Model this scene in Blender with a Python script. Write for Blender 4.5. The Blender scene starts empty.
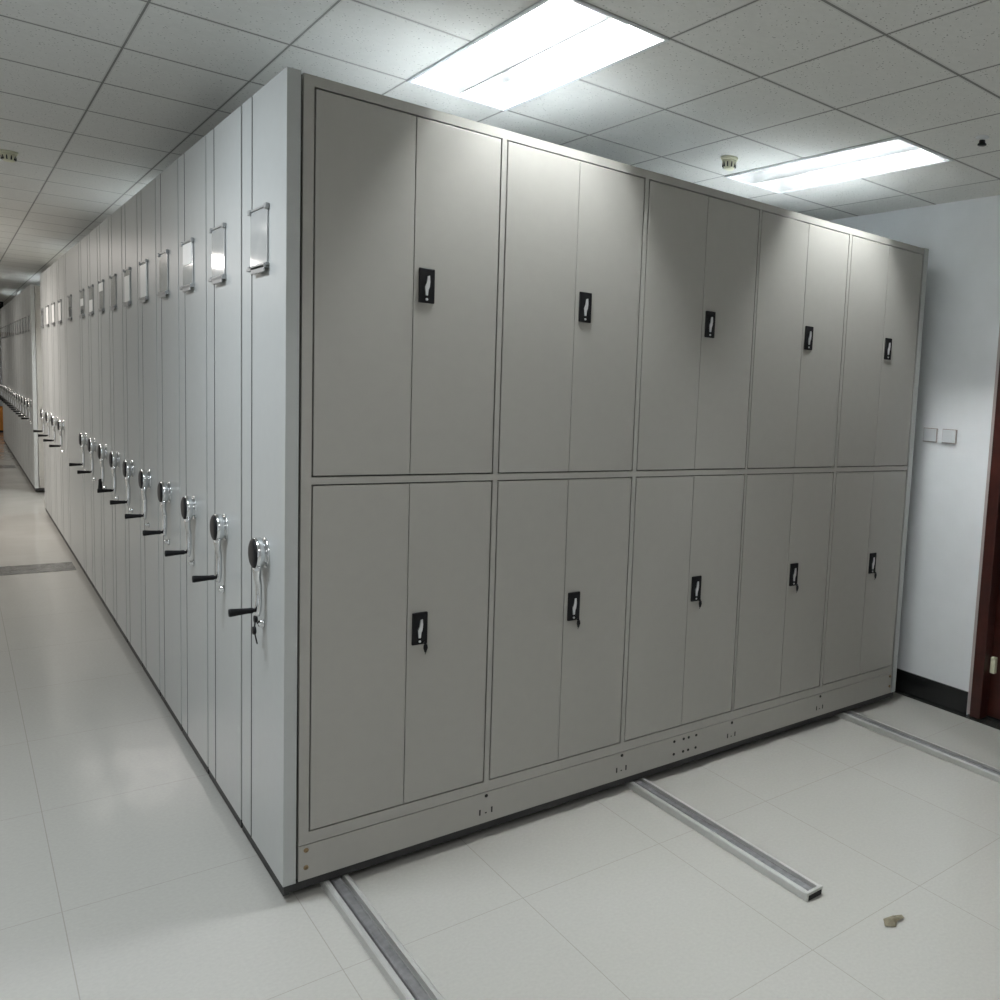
import bpy, bmesh, math, random
from mathutils import Matrix, Vector
random.seed(4)
D = bpy.data
C = bpy.context.scene.collection
PI = math.pi

# ------------------------------------------------------------------ materials
def nt(m):
    return m.node_tree.nodes, m.node_tree.links

def mat(name, col, rough=0.5, metal=0.0, spec=0.5, noise=0.0, nscale=60.0, bump=0.0, bscale=400.0, emit=None, estr=0.0, coat=0.0, alpha=1.0, trans=0.0):
    m = D.materials.new(name)
    m.use_nodes = True
    n, l = nt(m)
    b = n['Principled BSDF']
    b.inputs['Base Color'].default_value = (*col, 1)
    b.inputs['Roughness'].default_value = rough
    b.inputs['Metallic'].default_value = metal
    b.inputs['Specular IOR Level'].default_value = spec
    b.inputs['Coat Weight'].default_value = coat
    b.inputs['Transmission Weight'].default_value = trans
    b.inputs['Alpha'].default_value = alpha
    tc = n.new('ShaderNodeTexCoord')
    if noise > 0:
        t = n.new('ShaderNodeTexNoise'); t.inputs['Scale'].default_value = nscale; t.inputs['Detail'].default_value = 4
        l.new(tc.outputs['Object'], t.inputs['Vector'])
        r = n.new('ShaderNodeMapRange')
        r.inputs['From Min'].default_value = 0.3; r.inputs['From Max'].default_value = 0.7
        r.inputs['To Min'].default_value = 1 - noise; r.inputs['To Max'].default_value = 1 + noise
        l.new(t.outputs['Fac'], r.inputs['Value'])
        mx = n.new('ShaderNodeVectorMath'); mx.operation = 'SCALE'
        mx.inputs[0].default_value = col
        l.new(r.outputs['Result'], mx.inputs['Scale'])
        l.new(mx.outputs['Vector'], b.inputs['Base Color'])
    if bump > 0:
        t = n.new('ShaderNodeTexNoise'); t.inputs['Scale'].default_value = bscale; t.inputs['Detail'].default_value = 2
        l.new(tc.outputs['Object'], t.inputs['Vector'])
        bp = n.new('ShaderNodeBump'); bp.inputs['Strength'].default_value = bump; bp.inputs['Distance'].default_value = 0.002
        l.new(t.outputs['Fac'], bp.inputs['Height'])
        l.new(bp.outputs['Normal'], b.inputs['Normal'])
    if emit:
        b.inputs['Emission Color'].default_value = (*emit, 1)
        b.inputs['Emission Strength'].default_value = estr
    return m

def mth(n, l, op, a, b=None, clamp=False):
    x = n.new('ShaderNodeMath'); x.operation = op; x.use_clamp = clamp
    for i, v in enumerate((a, b)):
        if v is None: continue
        if isinstance(v, (int, float)): x.inputs[i].default_value = v
        else: l.new(v, x.inputs[i])
    return x.outputs[0]

def grid_mask(n, l, x0, sx, y0, sy, w, w2=None):
    """1 on the joints of a rectangular grid laid out in the place itself, else 0"""
    g = n.new('ShaderNodeNewGeometry'); s = n.new('ShaderNodeSeparateXYZ')
    l.new(g.outputs['Position'], s.inputs[0])
    out = []
    ids = []
    for o, a, p, w in ((s.outputs['X'], x0, sx, w), (s.outputs['Y'], y0, sy, w2 or w)):
        q = mth(n, l, 'DIVIDE', mth(n, l, 'SUBTRACT', o, a), p)
        ids.append(mth(n, l, 'FLOOR', q))
        f = mth(n, l, 'FRACT', q)
        d = mth(n, l, 'MINIMUM', f, mth(n, l, 'SUBTRACT', 1.0, f))
        d = mth(n, l, 'MULTIPLY', d, p)
        out.append(mth(n, l, 'LESS_THAN', d, w / 2))
    return mth(n, l, 'MAXIMUM', out[0], out[1]), ids, g

def mix(n, l, f, a, b):
    x = n.new('ShaderNodeMix'); x.data_type = 'RGBA'
    if isinstance(f, (int, float)): x.inputs[0].default_value = f
    else: l.new(f, x.inputs[0])
    for i, v in ((6, a), (7, b)):
        if isinstance(v, tuple): x.inputs[i].default_value = (*v, 1)
        else: l.new(v, x.inputs[i])
    return x.outputs[2]

CX0, CSX, CY0, CSY, CZ = 0.9515, 0.39, -0.4436, 0.5383, 2.6895
FX0, FSX, FY0, FSY = 0.5721, 0.5289, -0.40, 0.7466

def floor_mat():
    m = mat('polished_tile', (0.6, 0.6, 0.54), rough=0.12, spec=0.5)
    n, l = nt(m); b = n['Principled BSDF']
    k, ids, g = grid_mask(n, l, FX0, FSX, FY0, FSY, 0.0026)
    t = n.new('ShaderNodeTexNoise'); t.inputs['Scale'].default_value = 90; t.inputs['Detail'].default_value = 5
    l.new(g.outputs['Position'], t.inputs['Vector'])
    t2 = n.new('ShaderNodeTexNoise'); t2.inputs['Scale'].default_value = 2.2; t2.inputs['Detail'].default_value = 3
    l.new(g.outputs['Position'], t2.inputs['Vector'])
    # each tile a hair lighter or darker than its neighbour
    wn = n.new('ShaderNodeTexWhiteNoise'); wn.noise_dimensions = '2D'
    cb = n.new('ShaderNodeCombineXYZ'); l.new(ids[0], cb.inputs[0]); l.new(ids[1], cb.inputs[1])
    l.new(cb.outputs[0], wn.inputs['Vector'])
    c = mix(n, l, t.outputs['Fac'], (0.42, 0.415, 0.385), (0.50, 0.495, 0.458))
    c = mix(n, l, mth(n, l, 'MULTIPLY', wn.outputs['Value'], 0.18), c, (0.42, 0.42, 0.385))
    c = mix(n, l, mth(n, l, 'MULTIPLY', k, 0.44), c, (0.22, 0.20, 0.17))
    l.new(c, b.inputs['Base Color'])
    r = n.new('ShaderNodeMapRange'); r.inputs['From Min'].default_value = 0.35; r.inputs['From Max'].default_value = 0.7
    r.inputs['To Min'].default_value = 0.10; r.inputs['To Max'].default_value = 0.2
    l.new(t2.outputs['Fac'], r.inputs['Value']); l.new(r.outputs[0], b.inputs['Roughness'])
    bp = n.new('ShaderNodeBump'); bp.inputs['Strength'].default_value = 0.05; bp.inputs['Distance'].default_value = 0.01
    t3 = n.new('ShaderNodeTexNoise'); t3.inputs['Scale'].default_value = 9
    l.new(g.outputs['Position'], t3.inputs['Vector'])
    l.new(t3.outputs['Fac'], bp.inputs['Height']); l.new(bp.outputs['Normal'], b.inputs['Normal'])
    return m

def ceiling_mat():
    m = mat('mineral_ceiling', (0.72, 0.72, 0.69), rough=0.9, spec=0.2)
    n, l = nt(m); b = n['Principled BSDF']
    k, ids, g = grid_mask(n, l, CX0, CSX, CY0, CSY, 0.0065, 0.011)
    k2, _, _ = grid_mask(n, l, CX0, CSX, CY0, CSY, 0.016, 0.026)
    v = n.new('ShaderNodeTexVoronoi'); v.inputs['Scale'].default_value = 75
    l.new(g.outputs['Position'], v.inputs['Vector'])
    wn = n.new('ShaderNodeTexNoise'); wn.inputs['Scale'].default_value = 40; wn.inputs['Detail'].default_value = 3
    l.new(g.outputs['Position'], wn.inputs['Vector'])
    pit = mth(n, l, 'MULTIPLY', mth(n, l, 'LESS_THAN', v.outputs['Distance'], 0.2), mth(n, l, 'GREATER_THAN', wn.outputs['Fac'], 0.5))
    c = mix(n, l, wn.outputs['Fac'], (0.66, 0.66, 0.63), (0.76, 0.76, 0.73))
    c = mix(n, l, mth(n, l, 'MULTIPLY', pit, 0.8), c, (0.25, 0.25, 0.23))
    c = mix(n, l, mth(n, l, 'MULTIPLY', k2, 0.35), c, (0.45, 0.45, 0.43))
    c = mix(n, l, mth(n, l, 'MULTIPLY', k, 0.85), c, (0.16, 0.16, 0.15))
    l.new(c, b.inputs['Base Color'])
    bp = n.new('ShaderNodeBump'); bp.inputs['Strength'].default_value = 0.5; bp.inputs['Distance'].default_value = 0.004; bp.invert = True
    l.new(mth(n, l, 'ADD', pit, k), bp.inputs['Height']); l.new(bp.outputs['Normal'], b.inputs['Normal'])
    return m

M = {
    'floor': floor_mat(), 'ceil': ceiling_mat(),
    'wall': mat('white_paint', (0.86, 0.885, 0.905), 0.7, noise=0.02, nscale=8, bump=0.15, bscale=150),
    'steel': mat('grey_powder_coat', (0.365, 0.356, 0.325), 0.36, spec=0.5, noise=0.015, nscale=25, bump=0.06, bscale=600),
    'panel': mat('pale_grey_panel', (0.43, 0.445, 0.435), 0.36, spec=0.5, noise=0.015, nscale=25, bump=0.06, bscale=600),
    'gap': mat('dark_gap', (0.02, 0.02, 0.02), 0.8),
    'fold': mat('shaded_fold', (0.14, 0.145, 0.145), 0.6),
    'black': mat('black_plastic', (0.006, 0.006, 0.007), 0.45, spec=0.25),
    'clip': mat('dull_clip', (0.33, 0.34, 0.34), 0.35, metal=0.4),
    'silver': mat('satin_silver', (0.75, 0.75, 0.76), 0.35, metal=0.6),
    'chrome': mat('chrome', (0.78, 0.79, 0.8), 0.12, metal=1.0),
    'alu': mat('rail_aluminium', (0.52, 0.52, 0.50), 0.42, metal=0.35, noise=0.03, nscale=30),
    'track': mat('worn_track_steel', (0.24, 0.24, 0.245), 0.4, metal=0.4, noise=0.2, nscale=40),
    'shade_fill': mat('black_shade_fill', (0.02, 0.02, 0.02), 0.6),
    'acrylic': mat('clear_plate', (0.60, 0.62, 0.62), 0.08, spec=0.8, metal=0.35, noise=0.05, nscale=12),
    'paper': mat('white_glare_card', (0.85, 0.86, 0.84), 0.35),
    'tube': mat('fluorescent_tube', (1, 1, 1), 0.3, emit=(0.95, 0.985, 1.0), estr=275.0),
    'tray': mat('grey_reflector', (0.5, 0.51, 0.51), 0.22, metal=0.9),
    'base': mat('black_skirting', (0.012, 0.013, 0.013), 0.25, noise=0.2, nscale=10),
    'granite': mat('black_granite', (0.03, 0.032, 0.03), 0.2, noise=0.6, nscale=60),
    'stripe': mat('grey_stone_strip', (0.15, 0.15, 0.14), 0.25, noise=0.35, nscale=14),
    'wood': mat('dark_red_wood', (0.042, 0.009, 0.006), 0.3, noise=0.3, nscale=12, coat=0.1),
    'wood2': mat('brown_wood', (0.15, 0.07, 0.04), 0.4, noise=0.2, nscale=12),
    'jamb': mat('grey_jamb', (0.42, 0.37, 0.36), 0.5, noise=0.05, nscale=20),
    'cream': mat('cream_plastic', (0.70, 0.69, 0.52), 0.45),
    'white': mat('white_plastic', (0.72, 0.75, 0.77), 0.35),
    'orange': mat('orange_card', (0.75, 0.30, 0.05), 0.6, noise=0.1, nscale=10),
    'leaf': mat('dry_leaf', (0.17, 0.15, 0.10), 0.8, noise=0.3, nscale=80),
    'rust': mat('rusty_spot', (0.24, 0.17, 0.09), 0.8, noise=0.4, nscale=120),
}

# ------------------------------------------------------------------ mesh helpers
def bx(bm, x0, x1, y0, y1, z0, z1, mi=0, bevel=0.0):
    t = bmesh.new()
    bmesh.ops.create_cube(t, size=1)
    for v in t.verts:
        v.co = ((x0 + x1) / 2 + v.co.x * (x1 - x0), (y0 + y1) / 2 + v.co.y * (y1 - y0), (z0 + z1) / 2 + v.co.z * (z1 - z0))
    if bevel > 0:
        bmesh.ops.bevel(t, geom=list(t.edges), offset=bevel, segments=2, affect='EDGES', profile=0.5)
    merge(bm, t, mi)

def merge(bm, t, mi=0, mtx=None):
    if mtx is not None:
        bmesh.ops.transform(t, matrix=mtx, verts=list(t.verts))
    vm = {}
    for v in t.verts: vm[v] = bm.verts.new(v.co)
    for f in t.faces:
        try:
            nf = bm.faces.new([vm[v] for v in f.verts]); nf.material_index = mi; nf.smooth = f.smooth
        except ValueError: pass
    t.free()

def lathe(bm, prof, axis='z', seg=24, loc=(0, 0, 0), mi=0, smooth=True):
    """prof: list of (radius, height); revolved about axis"""
    t = bmesh.new()
    rings = []
    for r, h in prof:
        if r < 1e-6: rings.append([t.verts.new((0, 0, h))])
        else: rings.append([t.verts.new((r * math.cos(2 * PI * k / seg), r * math.sin(2 * PI * k / seg), h)) for k in range(seg)])
    for a, b in zip(rings, rings[1:]):
        for k in range(seg):
            k2 = (k + 1) % seg
            if len(a) == 1 and len(b) > 1: f = t.faces.new((a[0], b[k], b[k2]))
            elif len(b) == 1 and len(a) > 1: f = t.faces.new((a[k], b[0], a[k2]))
            elif len(a) > 1: f = t.faces.new((a[k], b[k], b[k2], a[k2]))
            else: continue
            f.smooth = smooth
    if len(rings[0]) > 1: t.faces.new(rings[0])
    if len(rings[-1]) > 1: t.faces.new(rings[-1])
    bmesh.ops.recalc_face_normals(t, faces=list(t.faces))
    R = {'z': Matrix.Identity(4), 'x': Matrix.Rotation(PI / 2, 4, 'Y'), '-x': Matrix.Rotation(-PI / 2, 4, 'Y'),
         'y': Matrix.Rotation(-PI / 2, 4, 'X'), '-y': Matrix.Rotation(PI / 2, 4, 'X')}[axis]
    merge(bm, t, mi, Matrix.Translation(loc) @ R)

def tube(bm, pts, rx, ry=None, seg=12, mi=0):
    """sweep an ellipse along a polyline; rx may be a list"""
    t = bmesh.new(); pts = [Vector(p) for p in pts]; rings = []
    for i, p in enumerate(pts):
        d = (pts[min(i + 1, len(pts) - 1)] - pts[max(i - 1, 0)]).normalized()
        s = Vector((0, 1, 0)) if abs(d.y) < 0.9 else Vector((1, 0, 0))
        a = d.cross(s).normalized(); b = d.cross(a).normalized()
        r1 = rx[i] if isinstance(rx, (list, tuple)) else rx
        r2 = (ry[i] if isinstance(ry, (list, tuple)) else ry) if ry else r1
        rings.append([t.verts.new(p + a * r1 * math.cos(2 * PI * k / seg) + b * r2 * math.sin(2 * PI * k / seg)) for k in range(seg)])
    for a, b in zip(rings, rings[1:]):
        for k in range(seg):
            f = t.faces.new((a[k], a[(k + 1) % seg], b[(k + 1) % seg], b[k])); f.smooth = True
    t.faces.new(rings[0]); t.faces.new(rings[-1])
    bmesh.ops.recalc_face_normals(t, faces=list(t.faces))
    merge(bm, t, mi)

def prism(bm, poly, axis, a, b, mi=0):
    """extrude a 2-D polygon along axis from a to b"""
    t = bmesh.new()
    def P(u, v, w): return {'x': (w, u, v), 'y': (u, w, v), 'z': (u, v, w)}[axis]
    A = [t.verts.new(P(u, v, a)) for u, v in poly]; B = [t.verts.new(P(u, v, b)) for u, v in poly]
    n = len(poly)
    for k in range(n): t.faces.new((A[k], A[(k + 1) % n], B[(k + 1) % n], B[k]))
    t.faces.new(A); t.faces.new(B)
    bmesh.ops.recalc_face_normals(t, faces=list(t.faces))
    merge(bm, t, mi)

def obj(name, bm, mats, parent=None, loc=(0, 0, 0)):
    me = D.meshes.new(name); bm.to_mesh(me); bm.free()
    for m in (mats if isinstance(mats, (list, tuple)) else [mats]): me.materials.append(M[m])
    o = D.objects.new(name, me); C.objects.link(o); o.location = loc
    if parent: o.parent = parent
    return o

def tag(o, label, cat, group=None):
    o['label'] = label; o['category'] = cat
    if group: o['group'] = group
    return o

def thing(name, label, cat, loc=(0, 0, 0), group=None):
    o = D.objects.new(name, None); C.objects.link(o); o.location = loc; o.empty_display_size = 0.1
    return tag(o, label, cat, group)

def struct(name, bm, m, parent=None, loc=(0, 0, 0)):
    o = obj(name, bm, m, parent, loc)
    if not parent: o['kind'] = 'structure'
    return o

def copy_tree(o, parent=None):
    c = o.copy(); C.objects.link(c)
    if parent: c.parent = parent
    for ch in list(o.children): copy_tree(ch, c)
    return c

def NB(): return bmesh.new()

# ------------------------------------------------------------------ the setting
XW, XL, YB, YF = 3.155, -3.3, -6.2, 22.6
b = NB(); bx(b, XL - .1, XW + 1.2, YB - .1, YF + .1, -0.1, 0); struct('floor', b, 'floor')
LX = (.7565, 2.3165)
LY = (.0947, 4.4011, 8.7075, 13.0139, 17.3203)
b = NB(); vd = {}
def cv(i, j):
    if (i, j) not in vd: vd[i, j] = b.verts.new((CX0 + i * CSX, CY0 + j * CSY, CZ))
    return vd[i, j]
for i in range(-12, 9):
    for j in range(-11, 44):
        xm, ym = CX0 + (i + .5) * CSX, CY0 + (j + .5) * CSY
        if any(abs(xm - x) < .1 for x in LX) and any(abs(ym - y) < .4 for y in LY): continue     # openings for the recessed lights
        b.faces.new((cv(i, j), cv(i, j + 1), cv(i + 1, j + 1), cv(i + 1, j)))
struct('ceiling', b, 'ceil')
DY1, DY0, DZ = -0.352, -1.55, 2.165      # door opening in the right wall
b = NB()
bx(b, XW, XW + .14, DY1, YF, 0, CZ); bx(b, XW, XW + .14, YB, DY0, 0, CZ); bx(b, XW, XW + .14, DY0, DY1, DZ, CZ)
struct('wall_right', b, 'wall')
b = NB(); bx(b, XL - .1, XL, YB, YF, 0, CZ); struct('wall_left', b, 'wall')
b = NB(); bx(b, XL, XW + .14, YF, YF + .1, 0, CZ); struct('wall_far', b, 'wall')
b = NB(); bx(b, XL, XW + .14, YB - .1, YB, 0, CZ); struct('wall_back', b, 'wall')
b = NB(); bx(b, XW - .012, XW, DY1 - .0, YF, 0, 0.128, bevel=0.002); struct('baseboard_right', b, 'base')
b = NB(); bx(b, 3.118, XW + 1.0, YB, 10, 0.0, 0.003); struct('trim_1', b, 'granite')   # dark stone border along the wall
b = NB(); bx(b, XL, -0.02, 5.46, 5.80, 0.0, 0.002); struct('trim_2', b, 'stripe')       # dark strip across the aisle
b = NB(); bx(b, XL, -0.02, 13.35, 13.75, 0.0, 0.002); struct('trim_3', b, 'stripe')
b = NB(); bx(b, XL, 0.16, 21.0, 21.25, 2.50, CZ); struct('trim_4', b, 'black')         # dark bulkhead at the far end

# door in the right wall
dr = D.objects.new('door_1', None); C.objects.link(dr); dr.location = (XW, DY1, 0); dr['kind'] = 'structure'
fr = NB()
bx(fr, -.004, .13, -.022, -.001, 0.012, DZ - .002, 0, 0.003)
bx(fr, -.004, .13, DY0 - DY1 + .001, DY0 - DY1 + .022, 0.012, DZ - .002, 0, 0.003)
bx(fr, -.004, .13, DY0 - DY1 + .022, -.022, DZ - .03, DZ - .002, 0)
obj('door_lining', fr, 'jamb', dr)
fr = NB()
bx(fr, -.012, .06, -.085, -.0225, 0.006, DZ - .031, 0, 0.004)
bx(fr, -.012, .06, DY0 - DY1 + .0225, DY0 - DY1 + .085, 0.006, DZ - .031, 0, 0.004)
bx(fr, -.012, .06, DY0 - DY1 + .085, -.085, DZ - .10, DZ - .031, 0, 0.004)
obj('door_frame', fr, 'wood', dr)
lf = NB(); bx(lf, .062, .10, DY0 - DY1 + .024, -.024, 0.012, DZ - .035, 0, 0.003)
for k in range(2):
    z0, z1 = ((.25, .95), (1.1, 1.95))[k]
    bx(lf, .052, .064, DY0 - DY1 + .16, -.15, z0, z1, 0, 0.008)
leaf = obj('door_leaf', lf, 'wood', dr)
h = NB(); bx(h, .036, .0615, -.118, -.090, .25, .335, 0, 0.003); ho = obj('hinge', h, 'cream', leaf); ho['label'] = 'pale metal hinge block'
h = NB(); lathe(h, [(.006, 0), (.006, .05)], '-x', 12, (.06, DY0 - DY1 + .13, 1.0)); tube(h, [(.012, DY0 - DY1 + .13, 1.0), (.012, DY0 - DY1 + .25, 1.0)], .008); obj('door_handle', h, 'silver', leaf)

# ------------------------------------------------------------------ mobile shelving carriages
ZB, ZT = 0.0585, 2.4203
XR = 2.9934
PITCH = 0.517
DEP = 0.508
def end_panel_bm(dep, flip=False, thick=.0345):
    b = NB()
    dep = dep - .009
    # plan profile of the folded sheet: flat face, a shallow fold, a set-back strip on the far side
    f = dep - .125
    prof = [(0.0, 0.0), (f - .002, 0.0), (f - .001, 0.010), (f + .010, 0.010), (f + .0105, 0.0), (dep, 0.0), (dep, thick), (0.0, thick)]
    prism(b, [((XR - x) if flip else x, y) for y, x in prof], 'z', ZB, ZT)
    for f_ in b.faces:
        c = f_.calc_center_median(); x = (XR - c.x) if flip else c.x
        if f - .0012 < c.y < f + .0108 and .0035 < x < .0105: f_.material_index = 1  # groove faces take a darker colour in place of shade in the fold
    return b

def name_plate_bm():
    holder = NB()
    bx(holder, -.0045, -.0015, -.095, .095, -.085, .085, 0, 0.001)
    clip = NB()
    bx(clip, -.014, 0, -.105, .105, -.092, -.084, 0, 0.001); bx(clip, -.014, -.011, -.100, .05, -.104, -.080, 0, 0.001)
    top = NB()
    for y in (-.105, .083):
        bx(clip, -.011, 0, y, y + .022, -.092, -.076, 0, 0.002); bx(top, -.011, 0, y, y + .022, .078, .094, 0, 0.002)
    bx(top, -.007, 0, -.090, .090, .086, .092, 0, 0.001)
    return holder, clip, top

def add_plate(parent, y, z, paper=0.0):
    hb, cb, tb = name_plate_bm()
    p = obj('name_plate', hb, 'acrylic', parent, (0, y, z)); p['label'] = 'glossy clear name plate'
    obj('plate_bracket', cb, 'clip', p); obj('plate_bracket', tb, 'clip', p)
    return p

def add_glare(plate, z0, z1):
    b = NB(); bx(b, -.0062, -.0046, -.082, .082, z0, z1)
    o = obj('paper_insert', b, 'paper', plate); o['label'] = 'white card standing in for glare'  # white card stands in for light reflected off the glossy plate
    return o

def add_crank(parent, y, z):
    b = NB()
    lathe(b, [(.047, 0.0), (.047, .003), (.040, .005), (.034, .007), (.042, .009), (.047, .013), (.0485, .024), (.047, .031), (.040, .034)], '-x', 32)
    hub = obj('crank_handle', b, 'chrome', parent, (-.0, y, z)); hub['label'] = 'chrome crank handle'
    c = NB(); lathe(c, [(.0455, .0315), (.043, .036), (.034, .0395), (.018, .041), (0, .0415)], '-x', 32)
    co = obj('hub_cap', c, 'black', hub); co['label'] = 'black domed cap'
    a = NB()
    tube(a, [(-.023, 0, -.035), (-.023, 0, -.055), (-.022, 0, -.075), (-.018, 0, -.10), (-.018, 0, -.15), (-.020, 0, -.178), (-.021, 0, -.194)],
         [.011, .0105, .009, .0085, .0085, .009, .006], [.036, .026, .017, .0145, .0145, .015, .010], 16)
    obj('crank_arm', a, 'chrome', hub)
    g = NB()
    lathe(g, [(.006, 0), (.0065, .006), (.009, .008), (.0085, .02), (.0105, .045), (.0125, .066), (.0115, .070), (0, .071)], '-x', 20)
    go = obj('crank_grip', g, 'black', hub, (-.027, 0, -.176)); go['label'] = 'black tapered grip'
    return hub

def add_lock(parent, y, z):
    b = NB(); lathe(b, [(.014, 0), (.014, .004), (.010, .008), (.010, .014), (.005, .016), (0, .016)], '-x', 20)
    return obj('panel_lock', b, 'chrome', parent, (0, y, z))

def carriage_shell(root, dep, doored=False):
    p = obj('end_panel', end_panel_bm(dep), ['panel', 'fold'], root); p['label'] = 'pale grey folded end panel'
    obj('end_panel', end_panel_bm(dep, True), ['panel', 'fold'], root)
    for xa in (.008, XR - .034):
        b = NB(); bx(b, xa, xa + .026, dep - .010, dep + .004, ZB + .004, ZT - .002); bf = obj('seam_shade_strip', b, 'shade_fill', root); bf['label'] = 'added black strip darkening the seam'  # black strip added to darken the seam between carriages
    b = NB()
    y0 = .021 if doored else 0.004
    bx(b, .0395, XR - .0395, y0, dep - .004, .172, ZT - .004)
    if doored:
        b.faces.ensure_lookup_table()
        for f in b.faces:
            if f.calc_center_median().y < .022: f.material_index = 1  # front face coloured dark, standing for shade in the door gaps
    else:
        # shelf bays of the open side, seen only when the row is rolled apart
        for k in range(5):
            xa = .07 + k * .578
            for j in range(5): bx(b, xa, xa + .55, -.0005 + .004, .0045, .26 + j * .43, .28 + j * .43, 0)
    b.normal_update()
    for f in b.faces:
        if abs(f.normal.z) > .9 and f.calc_center_median().z > ZT - .02: f.material_index = 2  # unseen tops made white to bounce more light onto the ceiling
    body = obj('cabinet_body', b, ['steel', 'gap', 'white'], root)
    b = NB(); bx(b, .003, XR - .003, .008, dep - .004, .031, ZB + .0015); bx(b, .003, .02, .01, dep - .002, .024, .033); bx(b, XR - .02, XR - .003, .01, dep - .002, .024, .033); ch = obj('shade_chassis', b, 'shade_fill', root); ch['label'] = 'black undercarriage added to deepen the shadow underneath'  # black block added below the carriage to give the dark band of shadow
    w = []
    for xc in (.153, 1.297, 2.612):
        for yc in (.11, dep - .11):
            q = NB(); lathe(q, [(.0, -.011), (.030, -.011), (.034, -.006), (.034, .006), (.030, .011), (0, .011)], 'x', 24, (xc, yc, .0625)); obj('wheel', q, 'track', root)
    return body

# the near carriage with doors
near = thing('shelving_carriage', 'nearest grey steel shelving carriage, its whole front covered with hinged doors', 'shelving', (0, 0, 0), 'mobile shelving of the near row')
carriage_shell(near, .500, True)
BAY = [(.0713, .3525, .6281), (.6491, .9204, 1.1969), (1.2178, 1.5041, 1.7860), (1.7995, 2.0899, 2.3660), (2.3871, 2.6704, 2.9478)]
DT, UM, LM, DB = 2.3848, 1.2936, 1.2680, .2117
G = .0022
b = NB()
bx(b, .0415, XR - .0415, 0, .0205, DT + G, ZT - .004)
bx(b, .0415, XR - .0415, 0, .0205, LM + G, UM - G)
bx(b, .0415, XR - .0415, 0, .0205, .173, DB - G)
ups = [(.0415, BAY[0][0])] + [(BAY[k][2], BAY[k + 1][0]) for k in range(4)] + [(BAY[4][2], XR - .0415)]
for x0, x1 in ups:
    for z0, z1 in ((DB - G, LM + G), (UM - G, DT + G)): bx(b, x0 + (G if x0 > .05 else 0), x1 - (G if x1 < 2.95 else 0), 0, .0205, z0, z1)
obj('face_frame', b, 'steel', near)
b = NB()
bx(b, .0415, XR - .0415, -.001, .498, ZB + .002, .1705, 0)
for k in range(6):                                   # slots and screws pressed into the plinth at every bay joint
    xc = [.062, .6386, 1.2073, 1.7928, 2.3766, 2.935][k]
    if 0 < k < 5:
        for dx in (-.022, .022): bx(b, xc + dx - .0025, xc + dx + .0025, -.0022, -.0006, .092, .112, 1)
        bx(b, xc - .003, xc + .003, -.002, -.0006, .094, .098, 1)
        lathe(b, [(.006, 0), (.006, .002), (0, .003)], '-y', 10, (xc, -.001, .158), 1)
    else:
        for z in (.10, .155): lathe(b, [(.007, 0), (.007, .003), (0, .004)], '-y', 10, (xc, -.001, z), 2)
for dx in (0, .05, .077, .118):
    for z in (.095, .15): lathe(b, [(.0055, 0), (.0055, .002), (0, .003)], '-y', 10, (1.47 + dx, -.001, z), 1)
obj('plinth', b, ['steel', 'gap', 'rust'], near)

def door_lock(door, x, z, key):
    b = NB(); bx(b, -.0245, .0245, -.008, .001, -.053, .053, 0, 0.003)
    pl = obj('lock_plate', b, 'black', door, (x, 0, z)); pl['label'] = 'black lock plate'
    # the flip handle set into the plate
    poly = [(.000, .029), (.006, .031), (.0075, .012), (.006, -.004), (.0025, -.013), (.001, -.030), (-.0055, -.030), (-.0075, -.004), (-.003, .008)]
    h = NB(); prism(h, poly, 'y', -.0125, -.0075); 
    return pl, h

def add_lockset(door, x, z, key):
    pl, h = door_lock(door, x, z, key)
    ho = obj('flip_handle', h, 'silver', door, (x, 0, z)); ho['label'] = 'silver flip handle'
    c = NB(); lathe(c, [(.0038, 0), (.0038, .003), (.002, .0035), (0, .0035)], '-y', 12, (-.001, -.0075, -.042)); obj('key_barrel', c, 'silver', door, (x, 0, z))
    if key:
        k = NB(); lathe(k, [(.004, 0), (.004, .010)], '-y', 10, (.014, -.008, -.049))
        prism(k, [(.009, -.052), (.019, -.052), (.021, -.064), (.016, -.078), (.012, -.078), (.008, -.064)], 'y', -.020, -.016)
        tube(k, [(.015, -.018, -.076), (.0155, -.013, -.086)], .0010, None, 6)
        ko = obj('key', k, 'black', door, (x, 0, z)); ko['label'] = 'black key left in the lock'

TILT = {(2, 0): .010, (2, 1): .010, (0, 0): .006, (4, 1): .012}
for k, (xl, xs, xr) in enumerate(BAY):
    for lvl, (z0, z1) in enumerate(((UM, DT), (DB, LM))):
        for s, (x0, x1) in enumerate(((xl, xs), (xs, xr))):
            b = NB()
            ga = G if s == 0 else .0010; gb = .0010 if s == 0 else G
            bx(b, x0 + ga, x1 - gb, 0, .018, z0 + G, z1 - G, 0, 0.0015)
            d = obj('door', b, 'steel', near)
            d['label'] = 'grey steel hinged door with black lock' if s else 'plain grey steel hinged door'
            if s == 1: add_lockset(d, xs + .0395, 1.884 if lvl == 0 else .795, lvl == 1)
b = NB(); bx(b, XR, XR + .014, .02, .05, 1.43, 1.49, 0, .003); lt = obj('side_latch', b, 'black', near); lt['label'] = 'small black latch on the far side'

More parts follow.
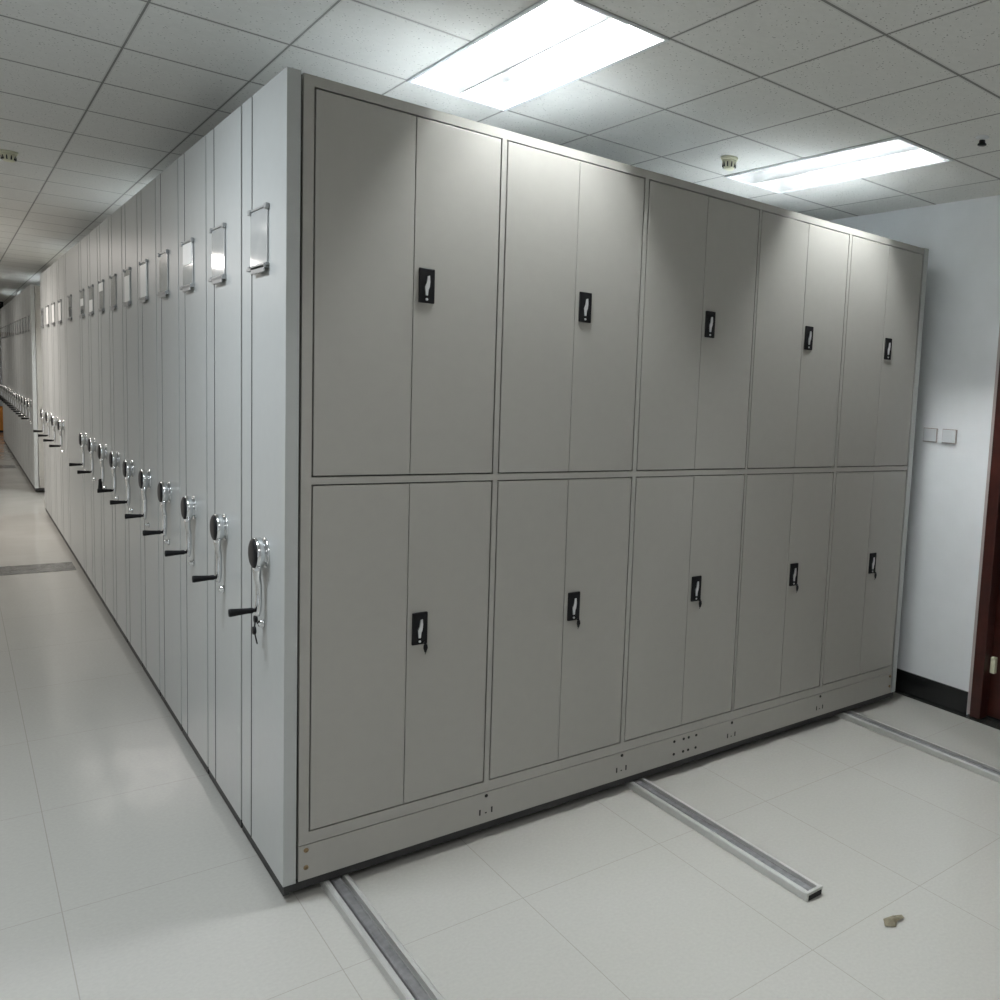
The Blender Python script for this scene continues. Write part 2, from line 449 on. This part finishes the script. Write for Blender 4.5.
AX, AZ, PZ = .205, 1.04, 1.985
pl = add_plate(near, .276, PZ)
cr = add_crank(near, AX, AZ)
lk = add_lock(near, .225, .815)
kb = NB()
lathe(kb, [(0, -.004), (.011, -.004), (.012, 0), (.011, .004), (0, .004)], 'x', 14, (-.022, 0, .016)); lathe(kb, [(0, -.004), (.012, -.004), (.013, 0), (.012, .004), (0, .004)], 'x', 14, (-.024, .008, -.022))
tube(kb, [(-.016, 0, 0), (-.022, 0, .016), (-.024, .008, -.022), (-.020, -.012, -.06)], .002, None, 6)
ko = obj('key_ring', kb, 'black', lk); ko['label'] = 'keys with two round black bows'

# one plain carriage, then copies of it
def plain(dep):
    r = thing('shelving_carriage', '-', 'shelving')
    carriage_shell(r, dep)
    b = NB(); bx(b, .0415, XR - .0415, .001, dep - .001, ZB + .002, .1705); obj('plinth', b, 'steel', r)
    add_plate(r, .30, PZ); add_crank(r, .222, AZ); add_lock(r, .245, .815)
    return r
proto = plain(DEP)
ORD = ['', 'second', 'third', 'fourth', 'fifth', 'sixth', 'seventh', 'eighth', 'ninth', 'tenth', 'eleventh', 'twelfth', 'thirteenth', 'fourteenth', 'fifteenth']
def kid(r, name):
    return [c for c in r.children if c.name.split('.')[0] == name]
GLARE = {4: (-.08, .075), 5: (-.082, .055), 7: (.03, .08), 8: (-.08, -.0), 9: (-.02, .03), 11: (-.08, .07), 12: (-.08, .08), 13: (-.08, .08), 2: (.0, .08)}
glare_mesh = {}
def paper(r, i):
    if i in GLARE: add_glare(kid(r, 'name_plate')[0], *GLARE[i])
NOTE = {1: 'beside the doored one', 7: 'crank grip folded down'}
for i in range(1, 10):
    r = proto if i == 1 else copy_tree(proto)
    r.location = (0, .506 + (i - 1) * PITCH + .003, 0)
    tag(r, '%s grey carriage from the doored end of the near row%s' % (ORD[i], ', ' + NOTE[i] if i in NOTE else ''), 'shelving', 'mobile shelving of the near row')
    if i == 7:
        g = kid(kid(r, 'crank_handle')[0], 'crank_grip')[0]; g.rotation_euler = (0, -PI / 2, 0); g.location = (-.032, .0, -.165)
for r in list(C.objects):
    pass
rows = [o for o in C.objects if o.type == 'EMPTY' and o.name.startswith('shelving_carriage')]
for i, r in enumerate(sorted(rows, key=lambda o: o.location.y)): paper(r, i)
# the wide fixed stack, name plate but no crank
YFX = .506 + 9 * PITCH + .003
fx = thing('fixed_shelving', 'wider fixed grey shelving unit without a crank, between the tenth and eleventh carriages', 'shelving', (0, YFX, 0))
carriage_shell(fx, 1.06)
b = NB(); bx(b, .0415, XR - .0415, .001, 1.058, .030, .1705); obj('plinth', b, 'steel', fx)
add_plate(fx, .60, PZ)
Y2 = YFX + 1.066
P2 = (8.68 - Y2) / 4
for i in range(4):
    r = copy_tree(proto)
    for c in kid(r, 'name_plate'):
        for q in list(c.children):
            if q.name.startswith('paper'): D.objects.remove(q)
    r.location = (0, Y2 + i * P2, 0); r.scale = (1, P2 / PITCH, 1)
    tag(r, '%s grey crank carriage behind the wide fixed unit of the near row' % ['first', 'second', 'third', 'fourth and last'][i], 'shelving', 'mobile shelving of the near row')
    paper(r, 11 + i)
# the row beyond the cross aisle
N3 = 14
P3 = 7.88 / N3
for i in range(N3):
    r = copy_tree(proto)
    for c in kid(r, 'name_plate'):
        for q in list(c.children):
            if q.name.startswith('paper'): D.objects.remove(q)
    r.location = (.014, 10.33 + i * P3, 0); r.scale = (1, P3 / PITCH, 1)
    tag(r, ('nearest grey carriage of the far row, showing its dark front to the cross aisle' if i == 0 else '%s grey carriage of the far row, counted from the cross aisle' % ORD[i]), 'shelving', 'mobile shelving of the far row')

# ------------------------------------------------------------------ floor rails
def rail(xc, y0, y1, label):
    r = thing('floor_rail', label, 'rail', (xc, y0, 0), 'floor rails')
    W, H = .036, .028
    prof = [(-W, 0), (-W, H - .003), (-W + .003, H), (-W + .011, H), (-W + .012, .020), (-.016, .020), (-.015, .017), (.015, .017), (.016, .020), (W - .012, .020), (W - .011, H), (W - .003, H), (W, H - .003), (W, 0)]
    prof = [(-W, 0), (-W, H - .003), (-W + .003, H), (-W + .014, H), (-W + .015, .010), (W - .015, .010), (W - .014, H), (W - .003, H), (W, H - .003), (W, 0)]
    b = NB(); prism(b, prof, 'y', .010, y1 - y0); obj('rail_channel', b, 'alu', r)
    b = NB(); prism(b, [(-.013, .0102), (-.013, .022), (-.010, .024), (.010, .024), (.013, .022), (.013, .0102)], 'y', .011, y1 - y0 - .002); obj('track_bar', b, 'track', r)
    b = NB(); bx(b, -W - .001, W + .001, -.002, .010, 0, H + .001, 0, 0.002); bx(b, -W + .006, W - .006, -.004, -.001, .003, H - .008, 1, .001)
    obj('end_cap', b, ['alu', 'black'], r)
    return r
rail(.153, -.985, 8.6, 'metal floor rail coming out under the near left corner of the shelving')
rail(1.297, -.972, 8.6, 'middle metal floor rail, its capped end lying on the open floor')
rail(2.603, -.985, 8.6, 'metal floor rail nearest the right wall')

# ------------------------------------------------------------------ ceiling lights
def light_proto():
    r = thing('ceiling_light', '-', 'light', (0, 0, CZ), 'ceiling lights')
    w, L, H = .190, .533, .19
    b = NB()                                     # recessed housing, open below, with a ridge between the two tubes
    poly = [(-w, -.004), (-w, H), (w, H), (w, -.004), (w - .006, -.004), (w - .012, .09), (w - .05, H - .012), (.05, H - .012), (.004, .004), (-.004, .004), (-.05, H - .012), (-w + .05, H - .012), (-w + .012, .09), (-w + .006, -.004)]
    n = len(poly)
    for (u0, v0), (u1, v1) in zip(poly, poly[1:] + poly[:1]):
        b.faces.new([b.verts.new(p) for p in ((u0, -L, v0), (u1, -L, v1), (u1, L, v1), (u0, L, v0))])
    for s in (-1, 1): bx(b, -w, w, min(s * L, s * (L - .006)), max(s * L, s * (L - .006)), -.004, H)
    bmesh.ops.remove_doubles(b, verts=list(b.verts), dist=1e-5)
    bmesh.ops.recalc_face_normals(b, faces=list(b.faces))
    obj('reflector', b, 'tray', r)
    f = NB()
    for s in (-1, 1):
        bx(f, s * w - .007, s * w + .005, -L - .005, L + .005, -.007, -.0005, 0, .001)
        bx(f, -w, w, s * L - .007, s * L + .005, -.007, -.0005, 0, .001)
    obj('light_frame', f, 'white', r)
    for x in (-.1, .1):
        t = NB(); lathe(t, [(.0, 0), (.014, 0), (.016, .003), (.016, .897), (.014, .90), (0, .90)], 'y', 16, (x, -.45, .138)); tb = obj('fluorescent_tube', t, 'tube', r)
        for s in (-1, 1):
            e = NB(); bx(e, x - .013, x + .013, s * .462 - .009, s * .462 + .009, .118, .177, 0, .003); obj('tube_holder', e, 'white', tb)
    return r
lp = light_proto()
names = {(0, 0): 'bright twin-tube ceiling light above the near end of the shelving, left of the two', (1, 0): 'bright twin-tube ceiling light close to the right wall'}
first = True
for i, x in enumerate(LX):
    for j, y in enumerate(LY):
        if i == 1 and j > 2: continue
        r = lp if first else copy_tree(lp); first = False
        r.location = (x, y, CZ)
        r.rotation_euler = (0, 0, PI if i == 1 else 0)
        tag(r, names.get((i, j), 'twin-tube ceiling light hidden behind the shelving tops, %s along the %s line' % (['first', 'second', 'third', 'fourth', 'fifth'][j], ['aisle-side', 'wall-side'][i])), 'light', 'ceiling lights')

def area(name, loc, sx, sy, power, col=(.97, 1, .97)):
    L = D.lights.new(name, 'AREA'); L.shape = 'RECTANGLE'; L.size = sx; L.size_y = sy; L.energy = power; L.color = col; L.spread = 3.0
    o = D.objects.new(name, L); C.objects.link(o); o.location = loc; return o
area('aisle_lamp', (-1.05, .36, CZ - .01), .35, .62, 36, (.86, .93, 1))
area('aisle_lamp', (-1.35, 4.401, CZ - .01), .35, 1.05, 14, (1, .98, .95))
area('aisle_lamp', (-1.35, 7.7, CZ - .01), .35, 1.05, 76, (1, .92, .87))
area('aisle_lamp', (-1.35, 13.014, CZ - .01), .35, 1.05, 26, (1, .94, .89))
area('aisle_lamp', (-1.35, 17.32, CZ - .01), .35, 1.05, 24, (1, .94, .89))
area('room_lamp', (.757, -4.21, CZ - .01), .35, 1.05, 14, (1, .97, .92))
area('room_lamp', (-1.35, -2.6, CZ - .01), .35, 1.05, 36, (.97, .98, 1))

# ------------------------------------------------------------------ small fittings
def detector(x, y, label):
    r = thing('smoke_detector', label, 'smoke detector', (x, y, CZ), 'smoke detectors'); r.scale = (.8, .8, .8)
    b = NB(); lathe(b, [(.050, 0), (.050, -.012), (.046, -.016)], 'z', 28); obj('detector_base', b, 'cream', r)
    b = NB(); lathe(b, [(.043, -.016), (.040, -.03), (.030, -.062), (.026, -.066), (0, -.066)], 'z', 28)
    for k in range(10):
        a = 2 * PI * k / 10
        t = NB(); bx(t, .031, .040, -.003, .003, -.056, -.024, 1); merge(b, t, 1, Matrix.Rotation(a, 4, 'Z'))
    obj('detector_chamber', b, ['cream', 'gap'], r)
detector(1.925, .375, 'cream smoke detector on the ceiling between the two bright lights')
detector(-.424, 3.61, 'cream smoke detector on the ceiling over the left aisle')
r = thing('sprinkler_head', 'small dark sprinkler head on the ceiling near the right wall', 'sprinkler', (2.322, -.705, CZ))
b = NB(); lathe(b, [(.008, .08), (.008, .001), (.026, 0), (.026, -.003), (.012, -.005), (.010, -.012), (.0, -.012)], 'z', 20); obj('escutcheon', b, 'white', r)
b = NB(); lathe(b, [(.011, -.012), (.013, -.024), (.018, -.027), (.018, -.031), (0, -.033)], 'z', 16)
obj('deflector', b, 'black', r)

def switch(y, z, label):
    r = thing('wall_switch', label, 'switch', (XW, y, z), 'switches on the right wall')
    b = NB(); bx(b, -.010, 0, -.044, .044, -.038, .038, 0, .002); obj('switch_plate', b, 'jamb', r)
    b = NB(); bx(b, -.014, -.008, -.040, .040, -.034, .034, 0, .002); obj('rocker', b, 'white', r)
switch(.010, 1.458, 'white wall switch beside the shelving, left of the pair')
switch(-.112, 1.459, 'white wall switch nearer the red door, right of the pair')

# scrap on the floor
b = NB()
random.seed(7)
pts = [(-.034, .0), (-.012, .022), (.012, .012), (.040, .004), (.030, -.012), (.006, -.008), (-.012, -.018)]
vs = [b.verts.new((x * 1.25, y * 1.25, .002 + random.random() * .010)) for x, y in pts]; c = b.verts.new((.0, .0, .013))
for k in range(len(vs)): b.faces.new((vs[k], vs[(k + 1) % len(vs)], c))
tag(obj('paper_scrap', b, 'leaf', None, (1.397, -1.214, 0)), 'small crumpled dry scrap on the floor tiles at lower right', 'litter')

# far end of the aisle
r = thing('carton', 'orange brown carton on the floor at the far end of the left aisle', 'box', (-.14, 21.2, 0))
b = NB(); bx(b, -.32, .30, -.2, .2, 0.03, .52, 0, .006); obj('carton_body', b, 'orange', r)
b = NB(); bx(b, -.325, .305, -.205, .205, 0, .03, 0, .003); obj('pallet_base', b, 'black', r)
b = NB(); bx(b, -.9, .11, -.04, 0, 0, 2.1, 0, .003)
d2 = D.objects.new('door_2', None); C.objects.link(d2); d2.location = (0, YF, 0); d2['kind'] = 'structure'
obj('door_leaf', b, 'wood2', d2)

# ------------------------------------------------------------------ world, camera
w = D.worlds.new('World'); bpy.context.scene.world = w; w.use_nodes = True
w.node_tree.nodes['Background'].inputs[0].default_value = (.8, .85, .9, 1); w.node_tree.nodes['Background'].inputs[1].default_value = 0.02

def rotm(a, b_, c_):
    Y = Matrix.Rotation(a, 3, 'Z'); P = Matrix.Rotation(b_, 3, 'X'); R = Matrix.Rotation(c_, 3, 'Y')
    return Y @ P @ R
R = rotm(-0.7683, -0.0954, -0.0591)
cam = D.cameras.new('camera'); co = D.objects.new('camera', cam); C.objects.link(co)
X, F, U = R.col[0], R.col[1], R.col[2]
m = Matrix(((X[0], U[0], -F[0]), (X[1], U[1], -F[1]), (X[2], U[2], -F[2]))).to_4x4()
m.translation = (-.68555, -2.66253, 1.59218)
co.matrix_world = m
cam.sensor_width = 36; cam.sensor_fit = 'HORIZONTAL'
cam.lens = 844.039 / 1000 * 36
cam.shift_x = (500 - 761.3355) / 1000
cam.shift_y = (481.0 - 500) / 1000
cam.clip_start = .02
bpy.context.scene.camera = co
vs_ = bpy.context.scene.view_settings
vs_.view_transform = 'Standard'
vs_.exposure = 0.0
